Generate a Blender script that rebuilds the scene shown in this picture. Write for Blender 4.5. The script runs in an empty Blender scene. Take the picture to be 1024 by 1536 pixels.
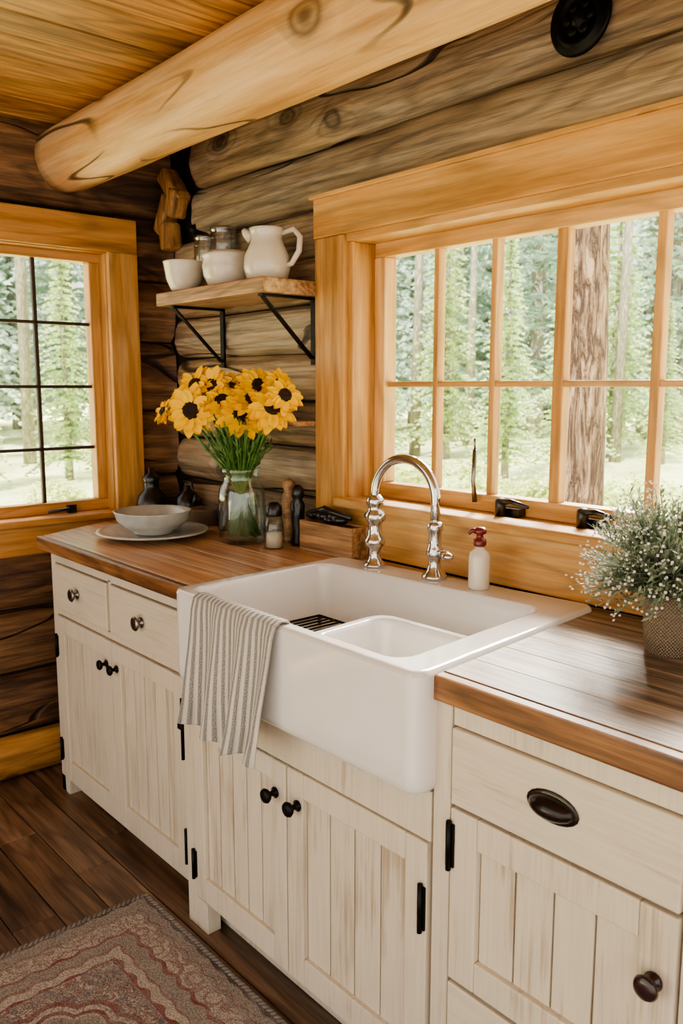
import bpy, math, random
from mathutils import Vector, Matrix, noise
random.seed(7)
pi=math.pi
scene=bpy.context.scene
def hx(h):
    c=[int(h[i:i+2],16)/255 for i in (0,2,4)]
    return tuple((x/12.92 if x<=.04045 else ((x+.055)/1.055)**2.4) for x in c)+(1,)
# ---------------------------------------------------------------- mesh builder
class M:
    def __init__(s): s.v=[];s.f=[];s.m=[];s.s=[]
    def add(s,v,f,m=0,sm=True,T=None):
        o=len(s.v)
        for p in v:
            p=Vector(p)
            if T is not None: p=T@p
            s.v.append(p)
        for q in f:
            s.f.append(tuple(i+o for i in q));s.m.append(m);s.s.append(sm)
    def box(s,x0,x1,y0,y1,z0,z1,m=0,T=None):
        v=[(x0,y0,z0),(x1,y0,z0),(x1,y1,z0),(x0,y1,z0),(x0,y0,z1),(x1,y0,z1),(x1,y1,z1),(x0,y1,z1)]
        f=[(0,3,2,1),(4,5,6,7),(0,1,5,4),(1,2,6,5),(2,3,7,6),(3,0,4,7)]
        s.add(v,f,m,False,T)
    def poly(s,pts,z0,z1,m=0):
        n=len(pts)
        v=[(x,y,z0) for x,y in pts]+[(x,y,z1) for x,y in pts]
        f=[tuple(range(n-1,-1,-1)),tuple(range(n,2*n))]+[(i,(i+1)%n,n+(i+1)%n,n+i) for i in range(n)]
        s.add(v,f,m,False)
    def tube(s,pts,r,seg=8,m=0,caps=True,T=None):
        pts=[Vector(p) for p in pts];n=len(pts)
        rs=r if isinstance(r,(list,tuple)) else [r]*n
        v=[];f=[];up=None
        for i,p in enumerate(pts):
            d=(pts[min(i+1,n-1)]-pts[max(i-1,0)])
            if d.length<1e-9: d=Vector((0,0,1))
            d.normalize()
            if up is None:
                up=Vector((0,0,1)) if abs(d.z)<.9 else Vector((1,0,0))
            a=d.cross(up)
            if a.length<1e-6: a=d.cross(Vector((0,1,0)))
            a.normalize();b=a.cross(d).normalized();up=b
            for k in range(seg):
                t=2*pi*k/seg
                v.append(p+a*math.cos(t)*rs[i]+b*math.sin(t)*rs[i])
        for i in range(n-1):
            for k in range(seg):
                k2=(k+1)%seg
                f.append((i*seg+k,i*seg+k2,(i+1)*seg+k2,(i+1)*seg+k))
        if caps:
            f.append(tuple(range(seg-1,-1,-1)));f.append(tuple((n-1)*seg+k for k in range(seg)))
        s.add(v,f,m,True,T)
    def lathe(s,prof,c=(0,0,0),seg=40,m=0,T=None,sm=True):
        v=[];f=[];n=len(prof)
        for r,z in prof:
            for k in range(seg):
                t=2*pi*k/seg
                v.append(Vector((r*math.cos(t),r*math.sin(t),z)))
        for i in range(n-1):
            for k in range(seg):
                k2=(k+1)%seg
                f.append((i*seg+k,i*seg+k2,(i+1)*seg+k2,(i+1)*seg+k))
        if prof[0][0]>1e-5: f.append(tuple(range(seg-1,-1,-1)))
        if prof[-1][0]>1e-5 : f.append(tuple((n-1)*seg+k for k in range(seg)))
        X=Matrix.Translation(Vector(c))
        if T is not None: X=X@T
        s.add(v,f,m,sm,X)
    def ell(s,c,rx,ry,rz,m=0,seg=16,T=None):
        prof=[(math.sin(pi*i/10),-math.cos(pi*i/10)) for i in range(11)]
        prof[0]=(0,-1);prof[-1]=(0,1)
        X=Matrix.Diagonal((rx,ry,rz,1))
        if T is not None: X=T@X
        s.lathe(prof,c,seg,m,X)
    def build(s,name,mats,parent=None,bev=0,seg=2,sub=0,loc=None):
        me=bpy.data.meshes.new(name)
        me.from_pydata([tuple(p) for p in s.v],[],s.f);me.update()
        if not isinstance(mats,(list,tuple)): mats=[mats]
        for x in mats: me.materials.append(x)
        me.polygons.foreach_set('material_index',s.m)
        me.polygons.foreach_set('use_smooth',s.s)
        o=bpy.data.objects.new(name,me);scene.collection.objects.link(o)
        if parent: o.parent=parent
        if bev:
            b=o.modifiers.new('bev','BEVEL');b.width=bev;b.segments=seg;b.limit_method='ANGLE';b.angle_limit=.7
        if sub:
            b=o.modifiers.new('s','SUBSURF');b.levels=sub;b.render_levels=sub
        if loc is not None: o.location=loc
        return o
def E(name,loc=None):
    o=bpy.data.objects.new(name,None);scene.collection.objects.link(o);o.empty_display_size=.05
    return o
ROTY=Matrix.Rotation(pi/2,4,'X')   # z -> -y
# ---------------------------------------------------------------- materials
class NT:
    def __init__(s,name):
        s.mat=bpy.data.materials.new(name);s.mat.use_nodes=True
        s.t=s.mat.node_tree;s.n=s.t.nodes;s.b=s.n['Principled BSDF'];s.out=s.n['Material Output']
    def N(s,ty,**k):
        x=s.n.new(ty)
        for a,b in k.items(): setattr(x,a,b)
        return x
    def L(s,a,b): s.t.links.new(a,b)
    def set(s,inp,v):
        if hasattr(v,'is_linked') : s.L(v,inp)
        else: inp.default_value=v
    def math(s,op,a,b=None,c=None,clamp=False):
        x=s.N('ShaderNodeMath',operation=op);x.use_clamp=clamp
        s.set(x.inputs[0],a)
        if b is not None: s.set(x.inputs[1],b)
        if c is not None: s.set(x.inputs[2],c)
        return x.outputs[0]
    def mix(s,f,a,b,mode='MIX'):
        x=s.N('ShaderNodeMix',data_type='RGBA',blend_type=mode)
        s.set(x.inputs[0],f);s.set(x.inputs[6],a);s.set(x.inputs[7],b)
        return x.outputs[2]
    def ramp(s,f,st,interp='LINEAR'):
        x=s.N('ShaderNodeValToRGB');cr=x.color_ramp;cr.interpolation=interp
        while len(cr.elements)<len(st): cr.elements.new(.5)
        for e,(p,c) in zip(cr.elements,st):
            e.position=p;e.color=c if isinstance(c,tuple) else (c,c,c,1)
        s.L(f,x.inputs[0]);return x.outputs[0]
    def map(s,vec,sc,loc=(0,0,0),rot=(0,0,0)):
        x=s.N('ShaderNodeMapping');s.L(vec,x.inputs[0]);x.inputs[1].default_value=loc;x.inputs[2].default_value=rot;x.inputs[3].default_value=sc
        return x.outputs[0]
    def noise(s,vec,scale=1,detail=3,rough=.5,dist=0):
        x=s.N('ShaderNodeTexNoise');s.L(vec,x.inputs['Vector']);x.inputs['Scale'].default_value=scale;x.inputs['Detail'].default_value=detail
        x.inputs['Roughness'].default_value=rough;x.inputs['Distortion'].default_value=dist
        return x.outputs['Fac']
    def vor(s,vec,scale=1,feature='F1'):
        x=s.N('ShaderNodeTexVoronoi',feature=feature);s.L(vec,x.inputs['Vector']);x.inputs['Scale'].default_value=scale
        return x.outputs['Distance']
    def obj(s): return s.N('ShaderNodeTexCoord').outputs['Object']
    def sep(s,v):
        x=s.N('ShaderNodeSeparateXYZ');s.L(v,x.inputs[0]);return x.outputs
    def rnd(s):
        a=s.N('ShaderNodeNewGeometry').outputs['Random Per Island'];b=s.N('ShaderNodeObjectInfo').outputs['Random']
        return s.math('FRACT',s.math('ADD',a,b))
    def bump(s,h,st=.3,d=.01):
        x=s.N('ShaderNodeBump');x.inputs['Strength'].default_value=st;x.inputs['Distance'].default_value=d
        s.L(h,x.inputs['Height']);s.L(x.outputs[0],s.b.inputs['Normal'])
def simple(name,col,rough=.5,metal=0,coat=0,**k):
    t=NT(name);t.b.inputs['Base Color'].default_value=col if isinstance(col,tuple) else hx(col)
    t.b.inputs['Roughness'].default_value=rough;t.b.inputs['Metallic'].default_value=metal
    t.b.inputs['Coat Weight'].default_value=coat
    o=t.obj();n=t.noise(o,k.get('ns',18),2)
    c=t.mix(t.ramp(n,[(.3,0.),(.7,1.)]),hx(col) if isinstance(col,str) else col,hx(k['c2']) if 'c2' in k else (hx(col) if isinstance(col,str) else col))
    t.L(c,t.b.inputs['Base Color'])
    if k.get('bump'): t.bump(t.noise(o,k.get('bs',60),3),k['bump'],k.get('bd',.004))
    return t.mat
def wood(name,dark,mid,light,axis=0,dep=1,rough=.45,al=1.,cr=8,ring=5,rc=.35,fib=.25,knot=.8,ks=5.,krare=.45,var=.25,bump=.25,crack=0,grey=None,coat=0,hewn=0,streak=.35):
    t=NT(name);o=t.obj();r=t.rnd()
    off=t.N('ShaderNodeCombineXYZ')
    for i,k in enumerate((17.3,29.1,41.7)): t.L(t.math('MULTIPLY',r,k),off.inputs[i])
    add=t.N('ShaderNodeVectorMath',operation='ADD');t.L(o,add.inputs[0]);t.L(off.outputs[0],add.inputs[1]);v=add.outputs[0]
    def S(a,c):
        q=[c,c,c];q[axis]=a;return tuple(q)
    n1=t.noise(t.map(v,S(al*.8,cr*.6)),1,2,.5,.2)
    n2=t.noise(t.map(v,S(al*2.4,cr*4)),1,4,.62,.1)
    kin=None
    if knot:
        q=[ks,ks,ks];q[axis]=ks*.62;q[dep]=0
        vn=t.N('ShaderNodeTexVoronoi');t.L(t.map(v,tuple(q)),vn.inputs['Vector']);vn.inputs['Scale'].default_value=1
        kv=vn.outputs['Distance'];cc=t.sep(vn.outputs['Color'])
        have=t.math('GREATER_THAN',cc[0],1-krare)
        ksz=t.math('MULTIPLY_ADD',cc[1],.8,.5)
        kv=t.math('DIVIDE',kv,ksz)
        kin=t.math('MULTIPLY',t.ramp(kv,[(0.,1.),(.26,0.)]),have)
        n1=t.math('MULTIPLY_ADD',kin,.13,n1)
    rg=t.math('MULTIPLY_ADD',t.math('SINE',t.math('MULTIPLY',n1,ring*6.28*2.2)),.5,.5)
    line=t.math('POWER',rg,3.0)
    fibn=t.noise(t.map(v,S(5,130)),1,3,.7,0)
    stn=t.noise(t.map(v,S(2.2,48)),1,4,.72,.15)
    base=t.math('MULTIPLY_ADD',t.math('SUBTRACT',n1,.5),.7,n2)
    col=t.ramp(base,[(.28,hx(dark)),(.50,hx(mid)),(.72,hx(light))])
    if grey:
        g=t.ramp(t.noise(t.map(v,S(.9,3)),1,3,.6,.4),[(.38,0.),(.58,1.)])
        col=t.mix(t.math('MULTIPLY',g,.75),col,t.mix(t.ramp(base,[(.3,0.),(.6,1.)]),hx(mid),hx(grey)))
    col=t.mix(1.,col,t.math('SUBTRACT',1.,t.math('MULTIPLY',line,rc)),'MULTIPLY')
    col=t.mix(1.,col,t.ramp(stn,[(.38,1-streak),(.50,1.),(.68,1.07)]),'MULTIPLY')
    col=t.mix(1.,col,t.ramp(fibn,[(.3,1-fib),(.62,1.05)]),'MULTIPLY')
    h=t.math('SUBTRACT',t.math('MULTIPLY_ADD',stn,.7,t.math('MULTIPLY',fibn,.4)),t.math('MULTIPLY',line,.25))
    if knot:
        kk=t.math('MULTIPLY_ADD',t.math('SUBTRACT',n2,.5),.08,kv)
        km=t.math('MULTIPLY',t.ramp(kk,[(.0,.85),(.06,1.),(.085,.55),(.11,.9),(.14,.30),(.22,0.)]),have)
        col=t.mix(t.math('MULTIPLY',km,knot),col,tuple(c*.20 for c in hx(dark)[:3])+(1,))
    if crack:
        cn=t.noise(t.map(v,S(.6,3.0)),1,2,.5,.2)
        cd=t.math('ABSOLUTE',t.math('SUBTRACT',cn,.5))
        br=t.ramp(t.noise(t.map(v,S(1.6,1.6)),1,1),[(.44,0.),(.52,1.)])
        cm=t.math('MULTIPLY',t.ramp(cd,[(.0,1.),(.003,1.),(.008,0.)]),br)
        col=t.mix(t.math('MULTIPLY',cm,crack),col,tuple(c*.12 for c in hx(dark)[:3])+(1,))
        h=t.math('SUBTRACT',h,t.math('MULTIPLY',cm,2.5))
    vv=t.math('MULTIPLY_ADD',r,var,1-var/2)
    col=t.mix(1.,col,vv,'MULTIPLY')
    if hewn:
        h=t.math('ADD',h,t.math('MULTIPLY',t.noise(t.map(v,S(5,14)),1,2),hewn))
    t.L(col,t.b.inputs['Base Color'])
    t.L(t.math('MULTIPLY_ADD',n2,.2,rough-.1),t.b.inputs['Roughness'])
    t.b.inputs['Coat Weight'].default_value=coat;t.b.inputs['Coat Roughness'].default_value=.25
    t.bump(h,bump,.006)
    return t.mat
def paint(name,axis=2,amount=.6,base='DDD1BC',under='A08666',th=(.60,.82)):
    t=NT(name);o=t.obj();r=t.rnd()
    off=t.N('ShaderNodeCombineXYZ')
    for i,k in enumerate((7.3,9.1,11.7)): t.L(t.math('MULTIPLY',r,k),off.inputs[i])
    add=t.N('ShaderNodeVectorMath',operation='ADD');t.L(o,add.inputs[0]);t.L(off.outputs[0],add.inputs[1]);v=add.outputs[0]
    def S(a,c):
        q=[c,c,c];q[axis]=a;return tuple(q)
    st=t.noise(t.map(v,S(3.0,90)),1,4,.65,.1)
    lo=t.noise(t.map(v,S(2.6,7)),1,3,.55,.3)
    m=t.ramp(t.math('ADD',st,t.math('MULTIPLY',t.math('SUBTRACT',lo,.5),1.1)),[(th[0],0.),(th[1],1.)])
    fine=t.noise(t.map(v,S(6,150)),1,3,.65)
    am=t.math('MULTIPLY_ADD',t.math('MULTIPLY',t.sep(o)[0],.45,clamp=True),amount*.7,amount*.3)
    col=t.mix(t.math('MULTIPLY',m,am),t.mix(lo,hx(base),tuple(c*.88 for c in hx(base)[:3])+(1,)),hx(under))
    col=t.mix(1.,col,t.ramp(fine,[(.3,.90),(.6,1.)]),'MULTIPLY')
    t.L(col,t.b.inputs['Base Color']);t.b.inputs['Roughness'].default_value=.5
    t.bump(t.math('SUBTRACT',fine,t.math('MULTIPLY',m,.6)),.22,.003)
    return t.mat
# ---- palette
m_beam=wood('mat_beam','BC8A54','DAAE76','E6C494',0,1,.5,.6,5,4,.10,.10,.9,4.2,.5,.05,.3,crack=.95,streak=.14)
m_ceil=wood('mat_ceiling_boards','96693C','C49256','D8AA6E',1,2,.5,1.,8,5,.35,.18,.9,6,.5,.35,.3)
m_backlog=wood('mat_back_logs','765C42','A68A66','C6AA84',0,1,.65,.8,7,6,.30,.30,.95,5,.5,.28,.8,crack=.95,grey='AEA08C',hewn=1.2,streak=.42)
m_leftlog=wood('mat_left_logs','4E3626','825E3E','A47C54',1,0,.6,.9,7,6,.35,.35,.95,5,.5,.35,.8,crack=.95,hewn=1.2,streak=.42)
TC=('B27E42','D09E5E','DFB47A')
m_trimX=wood('mat_trim_x',*TC,0,1,.42,.9,7,5,.22,.10,.95,6,.3,.10,.15,streak=.16)
m_trimY=wood('mat_trim_y','A87438','C69052','D6A66C',1,0,.42,.9,7,5,.22,.10,.95,6,.3,.10,.15,streak=.16)
m_trimZ=wood('mat_trim_z',*TC,2,1,.42,.9,7,5,.22,.10,.95,6,.3,.10,.15,streak=.16)
m_baselog=wood('mat_base_log','92622C','BA8446','CE9E5C',1,0,.5,.9,7,5,.3,.15,.9,5,.4,.1,.25)
m_ctopL=wood('mat_countertop_honey','AC7A52','CA9A6C','DDB88E',0,2,.34,.9,12,5,.2,.13,.6,6,.10,.14,.08,coat=.35,streak=.26)
m_ctopR=wood('mat_countertop_weathered','6E5A4A','9A826C','BCA68E',0,2,.44,.9,12,5,.36,.32,0,5,.3,.20,.3,grey='B0A292',coat=.10,streak=.62)
m_cedge=wood('mat_counter_edge','6A4428','966840','AE8052',0,1,.4,1.2,8,5,.35,.25,.9,6,.4,.1,.2,coat=.2)
m_shelf=wood('mat_shelf','8A6440','B88E64','D0AC80',0,1,.5,1.2,10,5,.35,.25,.5,7,.3,.1,.2)
m_hewn=wood('mat_hewn_timber','8A6034','B88850','CCA068',2,1,.6,1.2,10,5,.35,.25,.5,7,.3,.2,.4)
m_floor=wood('mat_floor_planks','56402F','80634B','A08268',0,2,.40,.8,8,5,.35,.22,.9,5,.3,.32,.22,coat=.12)
m_paintZ=paint('mat_cream_paint_v',2,.55)
m_paintP=paint('mat_cream_paint_panel',2,1.,th=(.52,.80))
m_paintX=paint('mat_cream_paint_h',0,.5)
m_dark=simple('mat_dark_gap','1c130c',.9)
m_iron=simple('mat_black_iron','1a1816',.42,.7,bump=.15,bs=90)
m_munt=simple('mat_dark_muntin','3a2a1e',.5)
m_bronze=simple('mat_dark_bronze','241a18',.28,.6,coat=.4)
m_chrome=simple('mat_chrome','D0D0D0',.08,1.)
m_nickel=simple('mat_nickel','8c8a86',.22,1.)
m_ceram=simple('mat_sink_fireclay','E6E4E0',.1,coat=.6,c2='E4E1DC')
m_pot=simple('mat_cream_ceramic','E0D8C8',.22,coat=.4,c2='D2C8B6',ns=9)
m_plate=simple('mat_stoneware','C8C8C2',.22,coat=.4,c2='ABAEA8',ns=14)
m_red=simple('mat_red_cap','6A1A16',.3,coat=.3)
m_black=simple('mat_black_gloss','12110f',.3,coat=.3)
m_burg=simple('mat_burgundy_knob','2c1214',.25,coat=.5)
m_yel=simple('mat_yellow_petal','FFD208',.5,c2='FABC00',ns=25)
m_brown=simple('mat_flower_centre','1c0e06',.8,c2='3a1e0c',ns=300,bump=.6,bs=500)
m_green=simple('mat_stem_green','628c40',.5,c2='44702c',ns=20)
m_leaf=simple('mat_leaf_green','749254',.55,c2='50723e',ns=20)
m_sage=simple('mat_sage_foliage','A2AE94',.6,c2='7A8870',ns=20)
m_wflower=simple('mat_white_blossom','E8E6DC',.6)
m_soil=simple('mat_soil','2a1d14',.9,bump=.5)
def glassmat(name,tint,base=.05,edge=.5):
    t=NT(name);tr=t.N('ShaderNodeBsdfTransparent');tr.inputs[0].default_value=tint
    gl=t.N('ShaderNodeBsdfGlossy');gl.inputs['Roughness'].default_value=.03
    lw=t.N('ShaderNodeLayerWeight');lw.inputs[0].default_value=.35
    f=t.math('MULTIPLY_ADD',t.math('POWER',lw.outputs['Facing'],2.5),edge,base)
    mx=t.N('ShaderNodeMixShader');t.L(f,mx.inputs[0]);t.L(tr.outputs[0],mx.inputs[1]);t.L(gl.outputs[0],mx.inputs[2])
    t.L(mx.outputs[0],t.out.inputs[0]);return t.mat
m_glass=glassmat('mat_window_glass',(.98,.985,.98,1),.02,.15)
m_vase=glassmat('mat_vase_glass',(.90,.95,.92,1),.10,.85)
m_jar=glassmat('mat_jar_glass',(.84,.86,.84,1),.22,.95)
# ---------------------------------------------------------------- camera
f=1260.;pt=math.atan(188/f);yaw=math.radians(41)
Cc=Vector((2.942,-1.664,1.404))
Fh=Vector((-math.cos(yaw),math.sin(yaw),0));Rr=Vector((math.sin(yaw),math.cos(yaw),0))
Ff=Fh*math.cos(pt)-Vector((0,0,math.sin(pt)));Uu=Rr.cross(Ff)
cd=bpy.data.cameras.new('camera');cam=bpy.data.objects.new('camera',cd);scene.collection.objects.link(cam)
cam.matrix_world=Matrix(((Rr.x,Uu.x,-Ff.x,Cc.x),(Rr.y,Uu.y,-Ff.y,Cc.y),(Rr.z,Uu.z,-Ff.z,Cc.z),(0,0,0,1)))
cd.sensor_fit='VERTICAL';cd.sensor_height=36;cd.sensor_width=24;cd.lens=f/1536*36;cd.clip_start=.05;cd.clip_end=300
cd.dof.use_dof=True;cd.dof.focus_distance=1.9;cd.dof.aperture_fstop=7
scene.camera=cam
# ---------------------------------------------------------------- room shell
ZC=2.29
XR=4.3;YF=-3.6
fl=E('floor');m=M()
y=0.2
while y>YF:
    x=-.5-random.random()*1.0
    while x<XR:
        L=1.1+random.random()*.9
        m.box(x+.0008,x+L-.0008,y-.118,y-.001,-.02,0);x+=L
    y-=.12
m.build('floor_planks',m_floor,fl,.0015,1)
m=M();m.box(-.4,XR+1,YF-.2,.3,-.06,-.021);m.build('subfloor',m_dark,fl)
ce=E('ceiling');m=M();x=-.15
while x<XR:
    w=.13+random.random()*.05
    m.box(x+.003,x+w-.003,YF,.15,ZC,ZC+.02);x+=w
m.build('ceiling_boards',m_ceil,ce,.004,1)
m=M();m.box(-.2,XR,YF,.2,ZC+.021,ZC+.06);m.build('ceiling_deck',m_dark,ce)
def logm(m,u0,u1,z0,z1,mode,bulge=.05,round0=False,seed=0,amp=.007):
    zc=(z0+z1)/2;hh=(z1-z0)/2-.002
    n=max(4,int((u1-u0)/.05));K=14;v=[];f=[]
    us=[u0+(u1-u0)*i/n for i in range(n+1)]
    if round0: us=[u0,u0+.006,u0+.018,u0+.035,u0+.055]+[u for u in us if u>u0+.07]
    for u in us:
        s=1
        if round0 and u<u0+.056: s=math.sqrt(max(.02,1-((u0+.056-u)/.057)**2))
        for k in range(K+1):
            a=-pi/2+pi*k/K
            nz=noise.noise(Vector((u*3.1,k*.55+seed*5.3,seed)))*amp+noise.noise(Vector((u*11,k*.9+seed*3.3,seed+9)))*amp*.4
            d=bulge-bulge*(max(0,math.cos(a))**.75)*s+nz
            if k in(0,K): d=bulge+.01
            zz=zc+hh*math.sin(a)*(.4+.6*s)+noise.noise(Vector((u*1.7,seed*7.7,k*.1)))*.008
            v.append((u,d,zz) if mode=='x' else (-d,u,zz))
    W=K+1
    for i in range(len(us)-1):
        for k in range(K):
            q=(i*W+k,i*W+k+1,(i+1)*W+k+1,(i+1)*W+k)
            f.append(q if mode=='y' else q[::-1])
    f.append(tuple(range(W)));f.append(tuple((len(us)-1)*W+k for k in range(W-1,-1,-1)))
    m.add(v,f,0,True)
wb=E('wall_back');m=M()
WX0,WX1,WZ0,WZ1=1.07,2.66,1.07,1.82
bz=[2.29,2.11,1.94,1.80,1.66,1.51,1.36,1.21,1.05,.90]
for i in range(len(bz)-1):
    a,b=bz[i+1],bz[i]
    if a>=1.93:
        logm(m,.16 if i<2 else .02,XR,a,b,'x',.055,True,seed=i+1)
    else:
        logm(m,.0+.015*(i%3),.98,a,b,'x',.055,True,seed=i+1)
        logm(m,2.72,XR,a,b,'x',.055,False,seed=i+31)
m.build('logs',m_backlog,wb)
m=M()
for b in [(-.2,WX0,.05,.16,0,ZC),(WX1,XR,.05,.16,0,ZC),(WX0,WX1,.05,.16,WZ1,ZC),(WX0,WX1,.05,.16,0,WZ0-.03)]: m.box(*b)
m.build('wall_core',m_dark,wb)
wl=E('wall_left');m=M()
lz=[2.32,2.03,1.80,1.57,1.31,1.06,.83,.61,.38,.15]
LY0,LY1,LZ0,LZ1=-1.16,-.235,.93,1.89
for i in range(len(lz)-1):
    a,b=lz[i+1],lz[i]
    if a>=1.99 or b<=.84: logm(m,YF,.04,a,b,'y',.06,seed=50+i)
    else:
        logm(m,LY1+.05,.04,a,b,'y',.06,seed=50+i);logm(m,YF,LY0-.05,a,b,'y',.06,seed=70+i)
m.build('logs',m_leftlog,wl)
m=M()
for b in [(-.16,-.055,YF,LY0,0,ZC),(-.16,-.055,LY1,.1,0,ZC),(-.16,-.055,LY0,LY1,LZ1,ZC),(-.16,-.055,LY0,LY1,0,LZ0-.01)]: m.box(*b)
m.build('wall_core',m_dark,wl)
m=M();logm(m,YF,-.02,.0,.16,'y',.05,seed=91,amp=.003)
bl=m.build('baseboard_left',m_baselog,None);
for vv in bl.data.vertices: vv.co.x+=.035
cn=E('corner_notch_timbers');m=M()
def stub(c,ry,sx,sz,rx=0):
    T=Matrix.Translation(c)@Matrix.Rotation(ry,4,'Y')@Matrix.Rotation(rx,4,'X');m.box(-sx,sx,-.035,.035,-sz,sz,0,T)
stub((.105,-.012,2.125),-.75,.030,.080)
stub((.135,-.020,2.065),.35,.028,.050)
stub((.060,-.016,2.035),.55,.028,.075)
stub((.085,-.022,1.955),-.15,.030,.050)
m.build('timber_stubs',m_hewn,cn,.014,3)
m=M();pts=[];rs=[]
for i in range(60):
    x=-.02+i*(XR+.0)/59
    pts.append((x,-.375+.006*noise.noise(Vector((x*1.3,0,0))),2.182+.004*noise.noise(Vector((x*1.1,5,0)))))
    rs.append(.110+.006*noise.noise(Vector((x*2,3,1))))
m.tube(pts,rs,40)
m.build('ceiling_beam',m_beam,None)
# ---------------------------------------------------------------- windows
w=E('window_1')
m=M()
m.box(.94,2.80,-.035,.03,1.835,1.95)
m.box(.93,2.81,-.045,.03,1.945,1.958)
m.box(1.07,2.66,-.02,.15,1.815,1.84)
m.box(1.09,2.64,.075,.125,1.775,1.82)
m.box(1.09,2.64,.075,.125,1.075,1.12)
m.box(1.13,2.62,.090,.112,1.403,1.419)
m.box(1.07,2.66,-.0,.17,1.045,1.075)
m.build('horizontal_members',m_trimX,w,.003)
m=M();m.box(1.05,2.70,-.055,.03,1.050,1.078);m.build('stool',m_trimX,w,.006)
m=M()
m.box(.94,1.07,-.03,.03,.914,1.835);m.box(2.66,2.80,-.03,.03,.914,1.835)
m.box(1.065,1.088,-.01,.15,1.075,1.815);m.box(2.642,2.665,-.01,.15,1.075,1.815)
m.box(1.088,1.132,.075,.125,1.12,1.775);m.box(2.60,2.642,.075,.125,1.12,1.775)
for x,wd in [(1.325,.017),(1.525,.018),(1.728,.030),(1.980,.022),(2.18,.018),(2.39,.018)]:
    m.box(x-wd/2,x+wd/2,.085,.116,1.115,1.78)
m.build('vertical_members',m_trimZ,w,.003)
m=M();m.box(1.12,2.61,.098,.102,1.11,1.78);m.build('glass',m_glass,w)
m=M()
for x in (1.62,1.86):
    m.box(x-.035,x+.035,.045,.075,1.078,1.098)
    m.lathe([(0,0),(.014,0),(.014,.04),(.009,.046),(0,.046)],(x-.01,.03,1.078),16)
    m.tube([(x-.01,.025,1.115),(x+.03,.02,1.12),(x+.085,.015,1.112)],[.009,.007,.005],8)
m.build('latches',m_black,w)
m=M();m.tube([(1.50,.06,1.10),(1.495,.058,1.16),(1.50,.056,1.24)],[.007,.006,.006],10);m.tube([(1.50,.056,1.24),(1.502,.052,1.27)],[.003,.003],8)
m.build('stay_rod',m_nickel,w)
m=M();m.box(1.07,XR,-.022,.045,.914,1.048);m.build('trim_1',m_trimX,None,.003)
w=E('window_2')
m=M()
m.box(-.03,.03,-1.28,-.13,1.885,2.005)
m.box(-.15,.015,LY0,LY1,1.88,1.90)
m.box(-.085,-.035,-1.16,-.235,1.85,1.885)
m.box(-.085,-.035,-1.16,-.235,.945,.985)
for z in (1.18,1.404,1.63): m.box(-.068,-.050,-1.12,-.28,z-.006,z+.006,1)
m.build('horizontal_members',[m_trimY,m_munt],w,.003)
m=M();m.box(-.12,.055,-1.30,-.11,.920,.945);m.box(-.03,.022,-1.28,-.13,.815,.918);m.build('stool',m_trimY,w,.005)
m=M()
m.box(-.03,.03,-.245,-.13,.945,1.885);m.box(-.03,.03,-1.28,-1.16,.945,1.885)
m.box(-.15,.01,-.252,-.232,.945,1.885);m.box(-.15,.01,-1.165,-1.145,.945,1.885)
m.box(-.085,-.035,-.292,-.252,.985,1.85);m.box(-.085,-.035,-1.145,-1.105,.985,1.85)
for y in (-.49,-.69,-.90): m.box(-.068,-.050,y-.007,y+.007,.985,1.85,1)
m.build('vertical_members',[m_trimZ,m_munt],w,.003)
m=M();m.box(-.061,-.058,-1.12,-.28,.98,1.86);m.build('glass',m_glass,w)
m=M();m.tube([(-.02,-.40,.965),(.0,-.43,.962),(.0,-.50,.958)],.006,8);m.box(-.03,-.01,-.42,-.39,.945,.975);m.build('latch',m_black,w)
# ---------------------------------------------------------------- cabinets
def door(fr,pn,x0,x1,z0,z1,yf,st=.05,npl=4,bot=None):
    bot=bot or st;th=.022
    fr.box(x0,x0+st,yf,yf+th,z0,z1);fr.box(x1-st,x1,yf,yf+th,z0,z1)
    fr.box(x0+st+.0005,x1-st-.0005,yf+.0005,yf+th,z1-st,z1);fr.box(x0+st+.0005,x1-st-.0005,yf+.0005,yf+th,z0,z0+bot)
    a=x0+st;b=x1-st;wd=(b-a)/npl
    for i in range(npl):
        pn.box(a+i*wd+.0018,a+(i+1)*wd-.0018,yf+.012,yf+th,z0+bot-.002,z1-st+.002)
def knob(m,x,y,z,r=.016,l=.028,mi=0):
    m.lathe([(r*.7,0),(r*.75,.003),(r*.38,.006),(r*.34,l*.5),(r*.8,l*.62),(r,l*.8),(r*.85,l*.95),(r*.3,l),(0,l)],(x,y,z),24,mi,ROTY)
def hinge(m,x,y,z0,z1,mi=0):
    m.box(x-.009,x+.009,y-.004,y,z0,z1,mi)
    m.tube([(x,y-.006,z0-.006),(x,y-.006,z1+.006)],.005,8,mi)
cab=E('base_cabinet')
fr=M();pn=M();dr=M();cr=M();hw=M()
yf=-.575
cr.box(.19,1.115,yf+.03,-.0,.05,.868)
cr.box(.19,.222,yf,yf+.03,.0,.868);cr.box(1.062,1.12,yf,yf+.03,.0,.868)
cr.box(.222,1.062,yf+.002,yf+.03,.822,.868);cr.box(.222,1.062,yf+.002,yf+.03,.645,.665);cr.box(.222,1.062,yf+.002,yf+.03,.05,.07)
cr.box(.615,.632,yf+.002,yf+.03,.66,.83)
for a,b in ((.19,.25),(1.06,1.12)): cr.box(a,b,yf,yf+.05,0,.06)
dr.box(.226,.612,yf-.006,yf+.02,.668,.818);dr.box(.634,1.058,yf-.006,yf+.02,.668,.818)
door(fr,pn,.226,.630,.062,.640,yf-.006,.055,5,.07)
door(fr,pn,.634,1.058,.062,.640,yf-.006,.055,5,.07)
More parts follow.
